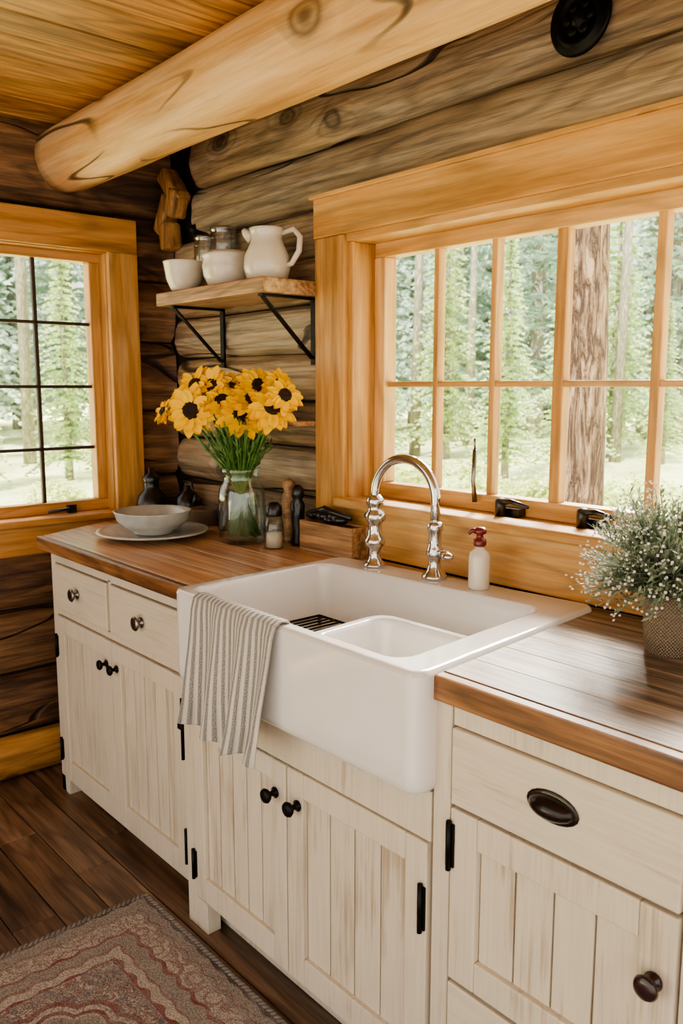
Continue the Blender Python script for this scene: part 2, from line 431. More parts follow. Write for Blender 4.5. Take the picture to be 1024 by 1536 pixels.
cr.build('carcass',m_paintZ,cab,.002);dr.build('drawer_fronts',m_paintX,cab,.003);fr.build('door_frames',m_paintZ,cab,.0025);pn.build('beadboard_panels',m_paintP,cab,.0015)
for x in (.405,.835): knob(hw,x,yf-.006,.745,.022,.026,1)
for x in (.60,.668): knob(hw,x,yf-.006,.565,.016,.03,0)
hinge(hw,.226,yf-.005,.50,.57);hinge(hw,.226,yf-.005,.13,.20)
hinge(hw,1.055,yf-.005,.42,.58);hinge(hw,1.058,yf-.005,.12,.21)
hw.box(1.03,1.075,yf-.012,yf-.004,.495,.51)
hw.build('hardware',[m_iron,m_nickel],cab)
cab=E('sink_base_cabinet')
fr=M();pn=M();cr=M();hw=M();yf=-.62
cr.box(1.122,1.165,yf,-.03,.0,.868);cr.box(1.990,2.03,yf,-.03,.0,.864)
cr.box(1.165,1.985,yf,yf+.03,.592,.689);cr.box(1.165,1.985,yf+.002,yf+.03,.085,.105)
cr.box(1.165,1.985,yf+.06,yf+.08,0,.09)
cr.box(1.165,1.985,-.05,-.03,.1,.68)
cr.box(1.165,1.215,yf,yf+.04,.0,.085);cr.box(1.935,1.985,yf,yf+.04,.0,.085)
cr.build('carcass',m_paintZ,cab,.002)
door(fr,pn,1.168,1.562,.095,.590,yf-.006,.05,5,.065)
door(fr,pn,1.566,1.982,.095,.590,yf-.006,.055,4,.065)
fr.build('door_frames',m_paintZ,cab,.0025);pn.build('beadboard_panels',m_paintP,cab,.0015)
knob(hw,1.525,yf-.006,.515,.017,.034);knob(hw,1.605,yf-.006,.515,.017,.034)
hinge(hw,1.972,yf-.006,.42,.505);hinge(hw,1.172,yf-.006,.15,.22)
hw.build('hardware',m_iron,cab)
cab=E('drawer_base_cabinet')
fr=M();pn=M();dr=M();cr=M();hw=M()
for k,(a,b) in enumerate(((2.032,2.452),(2.50,2.93),(2.97,3.35))):
    cr.box(a,b,yf+.025,-.03,.05,.864)
    dr.box(a+.004,b-.002,yf-.006,yf+.022,.690,.828)
    door(fr,pn,a+.004,b-.002,.36,.683,yf-.006,.058,4,.058)
    dr.box(a+.004,b-.002,yf-.006,yf+.022,.10,.352)
    kx=(a+b)/2
    hw.ell((0,0,0),1,1,1,1,24,Matrix.Translation((kx,yf-.006,.765))@Matrix.Diagonal((.042,.026,.020,1)))
    hw.ell((kx,yf-.0075,.765),.048,.0035,.026,1,24)
    knob(hw,b-.032,yf-.006,.575,.019,.03,2)
    hinge(hw,a+.006,yf-.006,.575,.655)
for a,b in ((2.454,2.498),(2.932,2.968)): cr.box(a,b,yf,-.03,0,.864)
cr.box(2.032,3.35,yf+.002,yf+.025,.830,.864);cr.box(2.032,3.35,yf+.08,yf+.1,0,.1)
cr.build('carcass',m_paintZ,cab,.002);dr.build('drawer_fronts',m_paintX,cab,.003);fr.build('door_frames',m_paintZ,cab,.003);pn.build('beadboard_panels',m_paintP,cab,.0015)
hw.build('hardware',[m_iron,m_bronze,m_burg],cab)
# ---------------------------------------------------------------- countertops
ct=E('countertop')
m=M()
ys=[-.601,-.47,-.35,-.23,-.11,-.0]
def leftx(y): return .2 if y<=-.60 else max(.03,.2-(y+.60)*.50)
def edgeL(y): return 1.172-(y+.672)*.0476+.008
def edgeR(y): return 2.000-(y+.672)*.0942-.012
for i,(a,b) in enumerate(zip(ys[:-1],ys[1:])):
    if i<4: m.poly([(leftx(a),a+.0005),(edgeL(a),a+.0005),(edgeL(b),b-.0005),(leftx(b),b-.0005)],.872,.912)
    else: m.poly([(leftx(a),a+.0005),(1.19,a+.0005),(1.19,b-.0005),(leftx(b),b-.0005)],.872,.912)
m.box(1.1912,1.945,-.085,-.0225,.872,.910)
m.build('boards',m_ctopL,ct,.0010,1)
m=M();m.poly([(.195,-.625),(1.170,-.625),(1.170,-.602),(.2,-.602)],.870,.912);m.build('front_edge',m_cedge,ct,.005)
ct=E('countertop')
m=M();ys=[-.601,-.51,-.41,-.32,-.22,-.12,-.0225]
for a,b in zip(ys[:-1],ys[1:]): m.poly([(edgeR(a),a+.0005),(3.40,a+.0005),(3.40,b-.0005),(edgeR(b),b-.0005)],.866,.912)
m.build('boards',m_ctopR,ct,.0010,1)
m=M();m.box(1.988,3.40,-.630,-.602,.866,.912);m.build('front_edge',m_cedge,ct,.005)
# ---------------------------------------------------------------- sink
def sdbox(a,b,a0,a1,b0,b1,r):
    ca,cb=(a0+a1)/2,(b0+b1)/2
    qx=abs(a-ca)-(a1-a0)/2+r;qy=abs(b-cb)-(b1-b0)/2+r
    return math.hypot(max(qx,0),max(qy,0))+min(max(qx,qy),0)-r
def sm(t): t=max(0,min(1,t));return t*t*(3-2*t)
W_,D_=.85,.61
FL,FR,BR,BL=Vector((1.172,-.672)),Vector((2.000,-.672)),Vector((1.94,-.035)),Vector((1.145,-.105))
def qmap(a,b):
    s=a/W_;t=b/D_
    return (FL*(1-s)+FR*s)*(1-t)+(BL*(1-s)+BR*s)*t
RIM=.922
NA,NB=240,170
def prof(d,dep,w=.03):
    t=-d/w
    return 0 if t<=0 else dep*sm(min(1,t))
m=M();v=[];fc=[]
for j in range(NB+1):
    for i in range(NA+1):
        a=W_*i/NA;b=D_*j/NB
        d=sdbox(a,b,0,W_,0,D_,.035)
        if d>0:
            for _ in range(6):
                e=1e-4
                gx=(sdbox(a+e,b,0,W_,0,D_,.035)-sdbox(a-e,b,0,W_,0,D_,.035))/(2*e)
                gy=(sdbox(a,b+e,0,W_,0,D_,.035)-sdbox(a,b-e,0,W_,0,D_,.035))/(2*e)
                d=sdbox(a,b,0,W_,0,D_,.035);a-=gx*d;b-=gy*d
            d=0
        z=RIM
        ro=.010
        if d>-ro:
            q=(d+ro)/ro;z-=ro*(1-math.sqrt(max(0,1-q*q)))
        dm=sdbox(a,b,.036,.775,.030,.505,.045)
        z1=z-prof(dm,.150,.024)
        dp=sdbox(a,b,.475,.90,-.1,.285,.05)
        if dm<0:
            zp=RIM-.022*sm(-dm/.012)-.2*sm(dp/.022)
            z1=max(z1,zp)
        db=sdbox(a,b,.495,.760,.046,.268,.045)
        z1=z1-prof(db,.115,.024)
        p=qmap(a,b);v.append((p.x,p.y,z1))
Wn=NA+1
for j in range(NB):
    for i in range(NA):
        fc.append((j*Wn+i,j*Wn+i+1,(j+1)*Wn+i+1,(j+1)*Wn+i))
m.add(v,fc,0,True)
loop=[i for i in range(NA+1)]+[j*Wn+NA for j in range(1,NB+1)]+[NB*Wn+i for i in range(NA-1,-1,-1)]+[j*Wn for j in range(NB-1,0,-1)]
n=len(loop)
zs=[.90,.86,.80,.74,.715,.702,.695,.692]
ins=[0,0,0,0,0,.003,.008,.016]
cx,cy=1.58,-.37
rings=[[v[i] for i in loop]]
for z,q in zip(zs,ins):
    rings.append([(x-q*(1 if x>cx else -1)*min(1,abs(x-cx)/.05),y-q*(1 if y>cy else -1)*min(1,abs(y-cy)/.05),z) for x,y,_ in rings[0]])
vv=[p for r in rings for p in r];ff=[]
for k in range(len(rings)-1):
    for i in range(n):
        i2=(i+1)%n;ff.append((k*n+i,(k+1)*n+i,(k+1)*n+i2,k*n+i2))
ff.append(tuple((len(rings)-1)*n+i for i in range(n)))
m.add(vv,ff,0,True)
m.build('farmhouse_sink',m_ceram,None)
m=M();zr=.800
X0,X1,Y0,Y1=1.26,1.60,-.58,-.28
for i in range(17):
    x=X0+(X1-X0)*i/16;m.tube([(x,Y0,zr),(x,Y1,zr)],.0028,6)
m.tube([(X0,Y0,zr),(X1,Y0,zr),(X1,Y1,zr),(X0,Y1,zr),(X0,Y0,zr)],.0035,6)
for x in (X0,X1):
    for y in (Y0,Y1): m.tube([(x,y,zr),(x,y,.774)],.005,6)
m.build('sink_grid_rack',m_iron,None)
# ---------------------------------------------------------------- faucet
fa=E('kitchen_faucet');m=M()
b1=Vector((1.315,-.130,RIM));b2=Vector((1.520,-.115,RIM))
m.lathe([(.030,0),(.031,.006),(.024,.012),(.017,.022),(.015,.045),(.018,.053),(.027,.060),(.029,.071),(.025,.079),(.020,.086),(.018,.11),(.019,.12),(.026,.127),(.028,.137),(.026,.147),(.020,.153),(.018,.165),(.023,.170),(.024,.185),(.018,.191),(.013,.196),(0,.198)],b1,32)
m.lathe([(.032,0),(.033,.006),(.028,.013),(.020,.022),(.016,.036),(.015,.05),(.020,.056),(.022,.066),(.020,.078),(.017,.084),(.016,.12),(.020,.124),(.020,.140),(.014,.146),(0,.147)],b2,32)
pts=[];a0=b1+Vector((0,0,.18));a1=b2+Vector((0,0,.12))
n=26
cxm=(a0+a1)/2;rx=(a1-a0)/2
pts.append(a0)
for i in range(n+1):
    t=pi*i/n
    pts.append(Vector((cxm.x-rx.x*math.cos(t),cxm.y-rx.y*math.cos(t),b1.z+.198+.100*math.sin(t))))
pts.append(a1)
m.tube(pts,.0125,16)
m.tube([b2+Vector((0,0,.06)),b2+Vector((.03,-.01,.070)),b2+Vector((.065,-.03,.072))],[.010,.009,.012],12)
m.ell(b2+Vector((.073,-.034,.072)),.018,.014,.010)
m.tube([b1+Vector((-.03,.0,.137)),b1+Vector((.03,0,.137))],.012,12)
m.build('body',m_chrome,fa)
sd=E('soap_dispenser');m=M();c=(1.665,-.115,RIM)
m.lathe([(.024,0),(.026,.004),(.026,.078),(.022,.090),(.012,.098),(.011,.104),(0,.104)],c,32);m.build('bottle',m_pot,sd)
m=M();m.lathe([(.013,.104),(.016,.108),(.016,.120),(.009,.124),(.008,.132),(.015,.135),(.017,.143),(.010,.150),(0,.151)],c,24)
m.tube([(c[0],c[1],c[2]+.141),(c[0]-.012,c[1]-.016,c[2]+.142),(c[0]-.016,c[1]-.022,c[2]+.134)],[.007,.006,.004],8)
m.build('pump',m_red,sd)
# ---------------------------------------------------------------- towel
def towelmat():
    t=NT('mat_towel');uv=t.N('ShaderNodeTexCoord').outputs['UV'];s=t.sep(uv)
    st=t.math('SINE',t.math('MULTIPLY',s[0],2*pi*19))
    k=t.ramp(t.math('MULTIPLY_ADD',st,.5,.5),[(.35,0.),(.65,1.)])
    wv=t.noise(t.map(uv,(170,260,1)),1,2)
    k=t.math('MULTIPLY',k,t.ramp(wv,[(.30,.15),(.60,1.)]),clamp=True)
    c=t.mix(k,hx('DCD6CA'),hx('6E6C6A'))
    t.L(c,t.b.inputs['Base Color']);t.b.inputs['Roughness'].default_value=.95;t.b.inputs['Sheen Weight'].default_value=.2
    t.bump(t.math('ADD',t.math('MULTIPLY',st,.5),wv),.9,.004);return t.mat
tw=M();path=[(-.624,.845),(-.630,.88),(-.638,.915),(-.650,.930),(-.666,.932),(-.679,.925),(-.683,.90),(-.684,.86),(-.686,.82),(-.689,.78),(-.692,.74),(-.694,.70),(-.696,.675),(-.698,.65)]
P=[];
for i in range(len(path)-1):
    for k in range(5): P.append((path[i][0]+(path[i+1][0]-path[i][0])*k/5,path[i][1]+(path[i+1][1]-path[i][1])*k/5))
P.append(path[-1]);NU=120;v=[];fc=[];uvs=[]
for j,(y,z) in enumerate(P):
    t=j/(len(P)-1);hang=max(0,(t-.35)/.65)
    for i in range(NU+1):
        u=i/NU
        x=1.292+u*(.318-.045*hang)+.010*math.sin(u*9+t*3)*hang+.030*hang
        fold=(.5+.5*math.sin(u*2*pi*3.1+.8+1.2*hang))*(.003+.036*hang)+(.5+.5*math.sin(u*2*pi*1.4+2))*.018*hang
        zz=z-.012*hang*math.sin(u*5+.3)+(-.036*u*hang)
        v.append((x,y-fold if t>.3 else y,zz));uvs.append((u,t))
for j in range(len(P)-1):
    for i in range(NU): fc.append((j*(NU+1)+i,j*(NU+1)+i+1,(j+1)*(NU+1)+i+1,(j+1)*(NU+1)+i))
tw.add(v,fc,0,True);to=tw.build('dish_towel',towelmat(),None)
ul=to.data.uv_layers.new(name='UVMap')
for l in to.data.loops: ul.data[l.index].uv=uvs[l.vertex_index]
so=to.modifiers.new('th','SOLIDIFY');so.thickness=.004;so.offset=1
# ---------------------------------------------------------------- shelf + items
sh=E('wall_shelf');m=M();m.box(.33,.945,-.225,-.0,1.672,1.715);m.build('board',m_shelf,sh,.004)
m=M()
for x in (.40,.905):
    m.box(x-.011,x+.011,-.010,-.001,1.47,1.672);m.box(x-.011,x+.011,-.205,-.001,1.664,1.672)
    T=Matrix.Translation((x,-.195,1.666))@Matrix.Rotation(-math.atan2(.175,.185),4,'X')
    L=math.hypot(.175,.185)
    m.box(-.009,.009,0,L,-.006,0.0,0,T)
m.build('brackets',m_iron,sh,.001)
ZS=1.7155
jg=E('ceramic_pitcher');m=M();c=(.825,-.12,ZS)
m.lathe([(.050,0),(.062,.01),(.070,.04),(.068,.075),(.052,.11),(.046,.125),(.050,.145),(.054,.155),(.050,.157),(.044,.148),(.041,.125),(.047,.11),(.060,.075),(.055,.02),(0,.012)],c,40)
m.tube([(c[0]+.044*.75,c[1]+.044*.6,c[2]+.14),(c[0]+.075,c[1]+.045,c[2]+.15),(c[0]+.098,c[1]+.05,c[2]+.125),(c[0]+.098,c[1]+.045,c[2]+.085),(c[0]+.075,c[1]+.035,c[2]+.05),(c[0]+.052,c[1]+.025,c[2]+.045)],[.008,.009,.009,.009,.008,.008],10)
m.tube([(c[0]-.035,c[1]-.03,c[2]+.125),(c[0]-.048,c[1]-.042,c[2]+.145),(c[0]-.054,c[1]-.048,c[2]+.155)],[.016,.013,.007],10)
m.build('body',m_pot,jg)
pc=E('ceramic_sugar_pot');m=M();c=(.625,-.13,ZS)
m.lathe([(.048,0),(.062,.008),(.076,.035),(.080,.065),(.076,.085),(.080,.092),(.082,.098),(.074,.104),(.064,.110),(.03,.114),(0,.116)],c,40)
m.build('body',m_pot,pc)
cb=E('ceramic_cup');m=M();c=(.425,-.168,ZS)
m.lathe([(.034,0),(.046,.008),(.060,.04),(.066,.075),(.069,.092),(.071,.097),(.068,.098),(.062,.085),(.054,.04),(.04,.014),(0,.012)],c,40)
m.build('body',m_pot,cb)
def tumbler(c,r,h):
    g=E('glass_jar');m=M()
    m.lathe([(r*.9,0),(r,.005),(r,h*.82),(r*.9,h*.9),(r*.92,h*.93),(r*.98,h*.95),(r*.98,h),(r*.93,h),(r*.88,h*.92),(r*.93,h*.82),(r*.93,.010),(0,.008)],c,32)
    for q in (.82,.95): m.lathe([(r*1.0,h*q-.002),(r*1.03,h*q),(r*1.0,h*q+.002)],c,32)
    m.build('body',m_jar,g)
tumbler((.375,-.050,ZS),.042,.200);tumbler((.478,-.046,ZS),.046,.215)
m=M();m.lathe([(0,0),(.072,0),(.076,.006),(.070,.014),(.060,.012),(.056,.018),(.046,.018),(.042,.010),(.02,.012),(.012,.022),(0,.024)],(1.815,.0,2.185),48,0,ROTY)
for k in range(6):
    t=2*pi*k/6;m.ell((1.815+.028*math.cos(t),-.013,2.185+.028*math.sin(t)),.011,.006,.011)
m.build('iron_medallion',m_iron,None)
m=M();m.box(.60,.935,-.11,-.0,1.285,1.30);m.build('wall_ledge',m_shelf,None,.003)
m=M();m.tube([(.30,-.0,1.93),(.30,-.05,1.94),(.30,-.06,1.96)],[.012,.012,.016],10);m.build('wall_hook',m_iron,None)
# ---------------------------------------------------------------- counter items
ZT=.9122
pl=E('serving_plate');m=M();c=(.46,-.335,ZT)
m.lathe([(.10,0),(.11,.004),(.165,.016),(.183,.020),(.185,.024),(.180,.026),(.16,.021),(.11,.011),(0,.010)],c,64);m.build('plate',m_plate,pl)
bw=E('stoneware_bowl');m=M();c=(.455,-.330,ZT+.0115)
m.lathe([(.06,0),(.065,.004),(.062,.008),(.095,.024),(.118,.048),(.126,.072),(.128,.076),(.122,.077),(.112,.052),(.088,.030),(.05,.016),(0,.013)],c,64);m.build('bowl',m_plate,bw)
V=Vector((.735,-.165,ZT));vs=E('sunflower_vase');m=M()
m.lathe([(.060,0),(.070,.004),(.074,.02),(.074,.150),(.070,.175),(.058,.200),(.056,.215),(.062,.222),(.063,.236),(.060,.240),(.057,.236),(.052,.215),(.054,.200),(.066,.172),(.070,.150),(.070,.02),(.060,.010),(0,.010)],V,48)
m.build('glass_jar',m_vase,vs)
st=M();fw=M()
heads=[(-72,615,34,-.02,0),(-67,577,26,.03,.5),(-42,578,26,.02,.2),(-25,600,27,-.03,.4),(4,620,34,-.05,0),(-7,577,26,.03,.7),(28,578,26,.02,.4),(52,608,32,-.03,.2),(-112,617,18,0,1.2),(-95,606,22,.02,.9),(70,592,24,.0,.8),(18,598,26,-.02,.5),(-50,598,24,0,.6),(35,622,20,-.01,.9),(60,578,22,.03,.6),(-85,592,20,.05,.9),(-20,572,20,.06,.9),(10,572,20,.06,.8),(-12,628,18,-.03,1.0)]
camv=(Cc-(V+Vector((0,0,.42)))).normalized()
for l,py,r,back,spread in heads:
    l/=470;z=1.404-(py-580)/470
    if l<0: dx,dy=l*.656,l*.755
    else: dx,dy=l*1.35,l*.15
    dx-=back*.6;dy+=back*.5
    p=Vector((V.x+dx,min(V.y+dy,-.05),z))
    out=Vector((dx,dy,.10)).normalized()
    nn=(camv*1.0+out*(.3+spread)+Vector((random.uniform(-.25,.25),random.uniform(-.25,.25),random.uniform(-.15,.5)))).normalized()
    q=nn.to_track_quat('Z','Y').to_matrix().to_4x4();T=Matrix.Translation(p)@q
    R_=r*1.08/470
    fw.lathe([(R_*.36,-.004),(R_*.38,.005),(R_*.28,.012),(R_*.12,.010),(0,.008)],(0,0,0),20,1,T)
    droop=random.uniform(.0,.2)
    for lay,(npet,tilt,rr) in enumerate(((14,.02,1.02),(13,.30,.90))):
        for k in range(npet):
            a=2*pi*(k+.5*lay)/npet+random.uniform(-.12,.12);w=R_*.24;Lr=R_*rr*random.uniform(.88,1.15);tl=tilt-droop+random.uniform(-.2,.2)
            vv=[]
            for s_,ww in ((.25,.45),(.5,.95),(.78,.85),(.94,.45),(1.03,.04)):
                zz=math.sin(tl)*Lr*s_-.14*Lr*s_*s_
                for sg in (-1,0,1):
                    vv.append((Lr*s_,sg*w*ww,zz+(abs(sg)*.005)))
            ff=[]
            for i in range(4):
                for j in range(2): ff.append((i*3+j,i*3+j+1,(i+1)*3+j+1,(i+1)*3+j))
            fw.add(vv,ff,0,True,T@Matrix.Rotation(a,4,'Z'))
    nk=V+Vector((dx*.2,dy*.2,.225));bt=V+Vector((-dx*.25+random.uniform(-.02,.02),-dy*.25+random.uniform(-.02,.02),.02))
    pe=p-nn*.012
    pts=[bt,bt.lerp(nk,.5),nk,nk.lerp(pe,.55)+Vector((0,0,.02)),pe]
    pts2=[]
    for i in range(len(pts)-1):
        for k in range(3): pts2.append(pts[i].lerp(pts[i+1],k/3))
    pts2.append(pts[-1])
    st.tube(pts2,.0042,7)
fw.build('sunflower_heads',[m_yel,m_brown],vs)
for k in range(130):
    a=random.uniform(0,2*pi);rr=random.uniform(.02,.12);h=random.uniform(.28,.40)
    tp=V+Vector((rr*math.cos(a)*1.1,min(rr*math.sin(a),.10),h));nk=V+Vector((math.cos(a)*.035,math.sin(a)*.035,.225));bt=V+Vector((-math.cos(a)*.045,-math.sin(a)*.045,.02+random.random()*.04))
    pts=[bt,bt.lerp(nk,.5),nk,nk.lerp(tp,.5)+Vector((0,0,.015)),tp];st.tube(pts,.0022,5)
    for j in range(5):
        q=nk.lerp(tp,.2+j*.18);d=Vector((random.uniform(-1,1),random.uniform(-1,1),random.uniform(0,1.2))).normalized();s_=d.cross(Vector((0,0,1))).normalized()*.004
        Ln=.032;st.add([q,q+d*Ln*.5+s_,q+d*Ln,q+d*Ln*.5-s_],[(0,1,2,3)],1,False)
st.build('stems_and_leaves',[m_green,m_leaf],vs)
ck=E('black_crock');m=M();c=(.115,-.15,ZT)
m.lathe([(.04,0),(.055,.01),(.060,.05),(.05,.09),(.03,.11),(.028,.14),(.034,.155),(.02,.17),(.01,.175),(.012,.19),(0,.195)],c,32);m.build('body',m_black,ck)
ck=E('black_teapot');m=M();c=(.215,-.055,ZT)
m.lathe([(.040,0),(.048,.01),(.05,.05),(.045,.085),(.03,.10),(.025,.105),(.012,.115),(.012,.125),(0,.13)],c,32)
m.tube([(c[0]+.04,c[1],c[2]+.04),(c[0]+.065,c[1]-.01,c[2]+.07),(c[0]+.075,c[1]-.01,c[2]+.10)],[.013,.009,.007],10)
m.tube([(c[0]-.045,c[1],c[2]+.09),(c[0]-.03,c[1],c[2]+.14),(c[0]+.03,c[1],c[2]+.14),(c[0]+.045,c[1],c[2]+.09)],.005,8);m.build('body',m_black,ck)
def wicker(name,c1,c2):
    t=NT(name);o=t.obj();s=t.sep(o)
    at=t.math('ARCTAN2',s[1],s[0])
    a=t.math('SINE',t.math('MULTIPLY',at,44));b=t.math('SINE',t.math('MULTIPLY',s[2],900))
    k=t.math('MULTIPLY_ADD',t.math('MULTIPLY',a,b),.5,.5)
    t.L(t.mix(k,hx(c2),hx(c1)),t.b.inputs['Base Color']);t.b.inputs['Roughness'].default_value=.8
    t.bump(k,.9,.005);return t.mat
m_wick=wicker('mat_wicker','B4A086','74624E')
m=M();m.lathe([(.050,0),(.056,.004),(.060,.050),(.062,.056),(.058,.058),(.052,.01),(0,.01)],(0,0,0),40);m.build('wicker_basket',m_wick,None,loc=(.345,-.068,ZT))
ck=E('black_jar')
m=M();c=(.515,-.075,ZT);m.lathe([(.030,0),(.034,.004),(.034,.085),(.026,.10),(.026,.11),(.030,.112),(.030,.14),(0,.142)],c,28);m.lathe([(.026,0),(.029,.004),(.029,.06),(.022,.08),(.022,.095),(0,.096)],(c[0]-.072,c[1]+.035,ZT),28);m.build('body',m_black,ck)
gr=E('pepper_mill');m=M();c=(.895,-.065,ZT);m.lathe([(.022,0),(.024,.01),(.017,.05),(.021,.09),(.022,.13),(.014,.145),(.020,.155),(.018,.18),(.008,.19),(0,.192)],c,28);m.build('body',m_black,gr)
gr=E('wooden_mill');m=M();c=(.825,-.045,ZT);m.lathe([(.024,0),(.026,.01),(.018,.05),(.024,.10),(.024,.15),(.015,.165),(.022,.175),(.020,.195),(.0,.205)],c,28);m.build('body',m_shelf,gr)
gr=E('glass_shaker');m=M();c=(.885,-.150,ZT);m.lathe([(.028,0),(.032,.004),(.029,.07),(.024,.100),(.0,.101)],c,28);m.build('body',m_vase,gr)
m=M();m.lathe([(.025,.101),(.026,.105),(.024,.13),(.014,.142),(0,.143)],c,24);m.build('cap',m_black,gr)
m=M();m.lathe([(.0,.004),(.026,.004),(.024,.05),(.0,.05)],c,24);m.build('salt',m_pot,gr)
bx=E('wooden_box');m=M();a0,a1,b0,b1_,z0,z1=.950,1.188,-.103,-.035,ZT,ZT+.092
m.box(a0,a1,b0,b0+.01,z0,z1);m.box(a0,a1,b1_-.01,b1_,z0,z1);m.box(a0,a0+.01,b0+.0105,b1_-.0105,z0,z1);m.box(a1-.01,a1,b0+.0105,b1_-.0105,z0,z1);m.box(a0+.01,a1-.01,b0+.01,b1_-.01,z0,z0+.01)
m.build('crate',m_shelf,bx,.002)
m=M()
for k in range(7):
    m.ell((a0+.025+k*.022,-.072+random.uniform(-.008,.008),z1+.010+random.uniform(0,.018)),.030,.022,.015,0,14,Matrix.Rotation(random.uniform(-.3,.3),4,'Z'))
m.box(a0+.015,a1-.015,b0+.014,b1_-.014,z0+.02,z1-.003)
m.tube([(a0+.02,-.08,z1+.02),(a0+.10,-.085,z1+.040),(a1-.03,-.075,z1+.024)],[.007,.012,.007],8)
m.build('dark_contents',m_black,bx)
# ---------------------------------------------------------------- potted plant
pp=E('potted_plant');PC=Vector((2.198,-.210,ZT))
m=M();m.lathe([(.036,0),(.041,.004),(.046,.05),(.046,.085),(.043,.108),(.046,.113),(.045,.120),(.039,.118),(.039,.10),(0,.10)],(0,0,0),40)
m.build('woven_pot',m_wick,pp,loc=PC)
m=M();m.lathe([(0,.101),(.038,.101),(.0,.104)],PC,20);m.build('soil',m_soil,pp)
m=M();random.seed(21)
for k in range(560):
    a=random.uniform(0,2*pi);el=random.uniform(-.05,1.4);L=random.uniform(.09,.155)+(.07*math.sin(max(0,el))*random.random())
    d=Vector((math.cos(a)*math.cos(el),math.sin(a)*math.cos(el),math.sin(el)))
    p0=PC+Vector((math.cos(a)*.02,math.sin(a)*.02,.10));p1=p0+d*L*.5+Vector((0,0,.03));p2=p0+d*L+Vector((.0,0,.015*random.random()))
    for p in (p1,p2):
        if p.y>-.065: p.y=-.065
    m.tube([p0,p1,p2],[.0014,.0011,.0008],3)
    for j in range(16):
        q=p0.lerp(p1,j/8) if j<8 else p1.lerp(p2,(j-8)/8)
        if j<4: continue
        for z in range(2):
            dd=(d+Vector((random.uniform(-1,1),random.uniform(-1,1),random.uniform(-.6,1)))).normalized();s_=dd.cross(Vector((random.random(),.3,1))).normalized()*.0024;Ln=random.uniform(.010,.022)
            m.add([q,q+dd*Ln*.5+s_,q+dd*Ln,q+dd*Ln*.5-s_],[(0,1,2,3)],0,False)
    for j in range(4):
        q=p2+Vector((random.uniform(-1,1),random.uniform(-1,1),random.uniform(-1,1)))*.016
        if random.random()<.6:
            r=.0030
            for z in range(3):
                dd=Vector((random.uniform(-1,1),random.uniform(-1,1),random.uniform(-1,1))).normalized();e=dd.orthogonal().normalized();g=dd.cross(e)
                m.add([q+e*r,q+g*r,q-e*r,q-g*r],[(0,1,2,3)],1,False)
m.build('foliage',[m_sage,m_wflower],pp)
# ---------------------------------------------------------------- rug
def rugmat(cx,cy,hw,hh):
    t=NT('mat_rug');o=t.obj();s=t.sep(o)
    x=t.math('SUBTRACT',s[0],cx);y=t.math('SUBTRACT',s[1],cy)
    ax=t.math('ABSOLUTE',x);ay=t.math('ABSOLUTE',y)
    d=t.math('MINIMUM',t.math('SUBTRACT',hw,ax),t.math('SUBTRACT',hh,ay))
    cv=t.N('ShaderNodeCombineXYZ');t.L(ax,cv.inputs[0]);t.L(ay,cv.inputs[1]);v=cv.outputs[0]
    n=t.noise(v,30,2,.5,1.4);v2=t.vor(v,13)
    cont=t.math('ABSOLUTE',t.math('SUBTRACT',n,.5))
    outl=t.ramp(cont,[(.0,1.),(.018,1.),(.03,0.)])
    ringz=t.ramp(t.math('SINE',t.math('MULTIPLY',v2,30)),[(.55,0.),(.7,1.)])
    grey=hx('9C9186');red=hx('8A4646');mauve=hx('96706C');cream=hx('BEB2A2');dk=hx('544A46');blue=hx('747880')
    fill=t.ramp(n,[(.0,blue),(.40,grey),(.5,cream),(.60,mauve)],'CONSTANT')
    field=t.mix(t.math('MULTIPLY',outl,.85),fill,dk);field=t.mix(t.math('MULTIPLY',ringz,.45),field,red)
    mx=t.math('SUBTRACT',ax,hw-.42);my=t.math('SUBTRACT',ay,hh-.42)
    r=t.math('SQRT',t.math('ADD',t.math('MULTIPLY',mx,mx),t.math('MULTIPLY',my,my)))
    th=t.math('ARCTAN2',my,mx)
    r=t.math('ADD',r,t.math('MULTIPLY',t.math('ABSOLUTE',t.math('SINE',t.math('MULTIPLY',th,5))),-.020))
    rm=t.ramp(r,[(.0,mauve),(.03,cream),(.045,red),(.055,cream),(.085,mauve),(.092,grey),(.120,cream),(.128,red),(.140,cream),(.155,red)],'CONSTANT')
    inm=t.ramp(r,[(.0,1.),(.165,1.),(.17,0.)],'CONSTANT')
    field=t.mix(inm,field,t.mix(t.math('MULTIPLY',outl,.55),rm,dk))
    sc=t.math('ADD',d,t.math('MULTIPLY',t.math('ADD',t.math('SINE',t.math('MULTIPLY',ax,95)),t.math('SINE',t.math('MULTIPLY',ay,95))),.004))
    bord=t.ramp(sc,[(.0,dk),(.012,grey),(.040,mauve),(.046,grey),(.052,cream),(.105,red),(.112,grey),(.150,mauve),(.158,cream),(.178,red)],'CONSTANT')
    bf=t.ramp(d,[(.0,1.),(.185,1.),(.19,0.)],'CONSTANT')
    inb=t.ramp(d,[(.0,0.),(.056,1.),(.108,0.)],'CONSTANT')
    bcol=t.mix(t.math('MULTIPLY',inb,t.math('MULTIPLY',t.math('MAXIMUM',outl,ringz),.8)),bord,mauve)
    col=t.mix(bf,field,bcol)
    wear=t.noise(o,13,5,.7);col=t.mix(t.ramp(wear,[(.35,.05),(.7,.65)]),col,hx('A69C92'))
    wv=t.noise(t.map(o,(260,260,50)),1,2)
    col=t.mix(1.,col,t.ramp(wv,[(.3,.55),(.65,1.15)]),'MULTIPLY')
    t.L(col,t.b.inputs['Base Color']);t.b.inputs['Roughness'].default_value=.95
    t.bump(wv,.9,.006);return t.mat
rx0,rx1,ry0,ry1=.965,2.75,-1.95,-.665
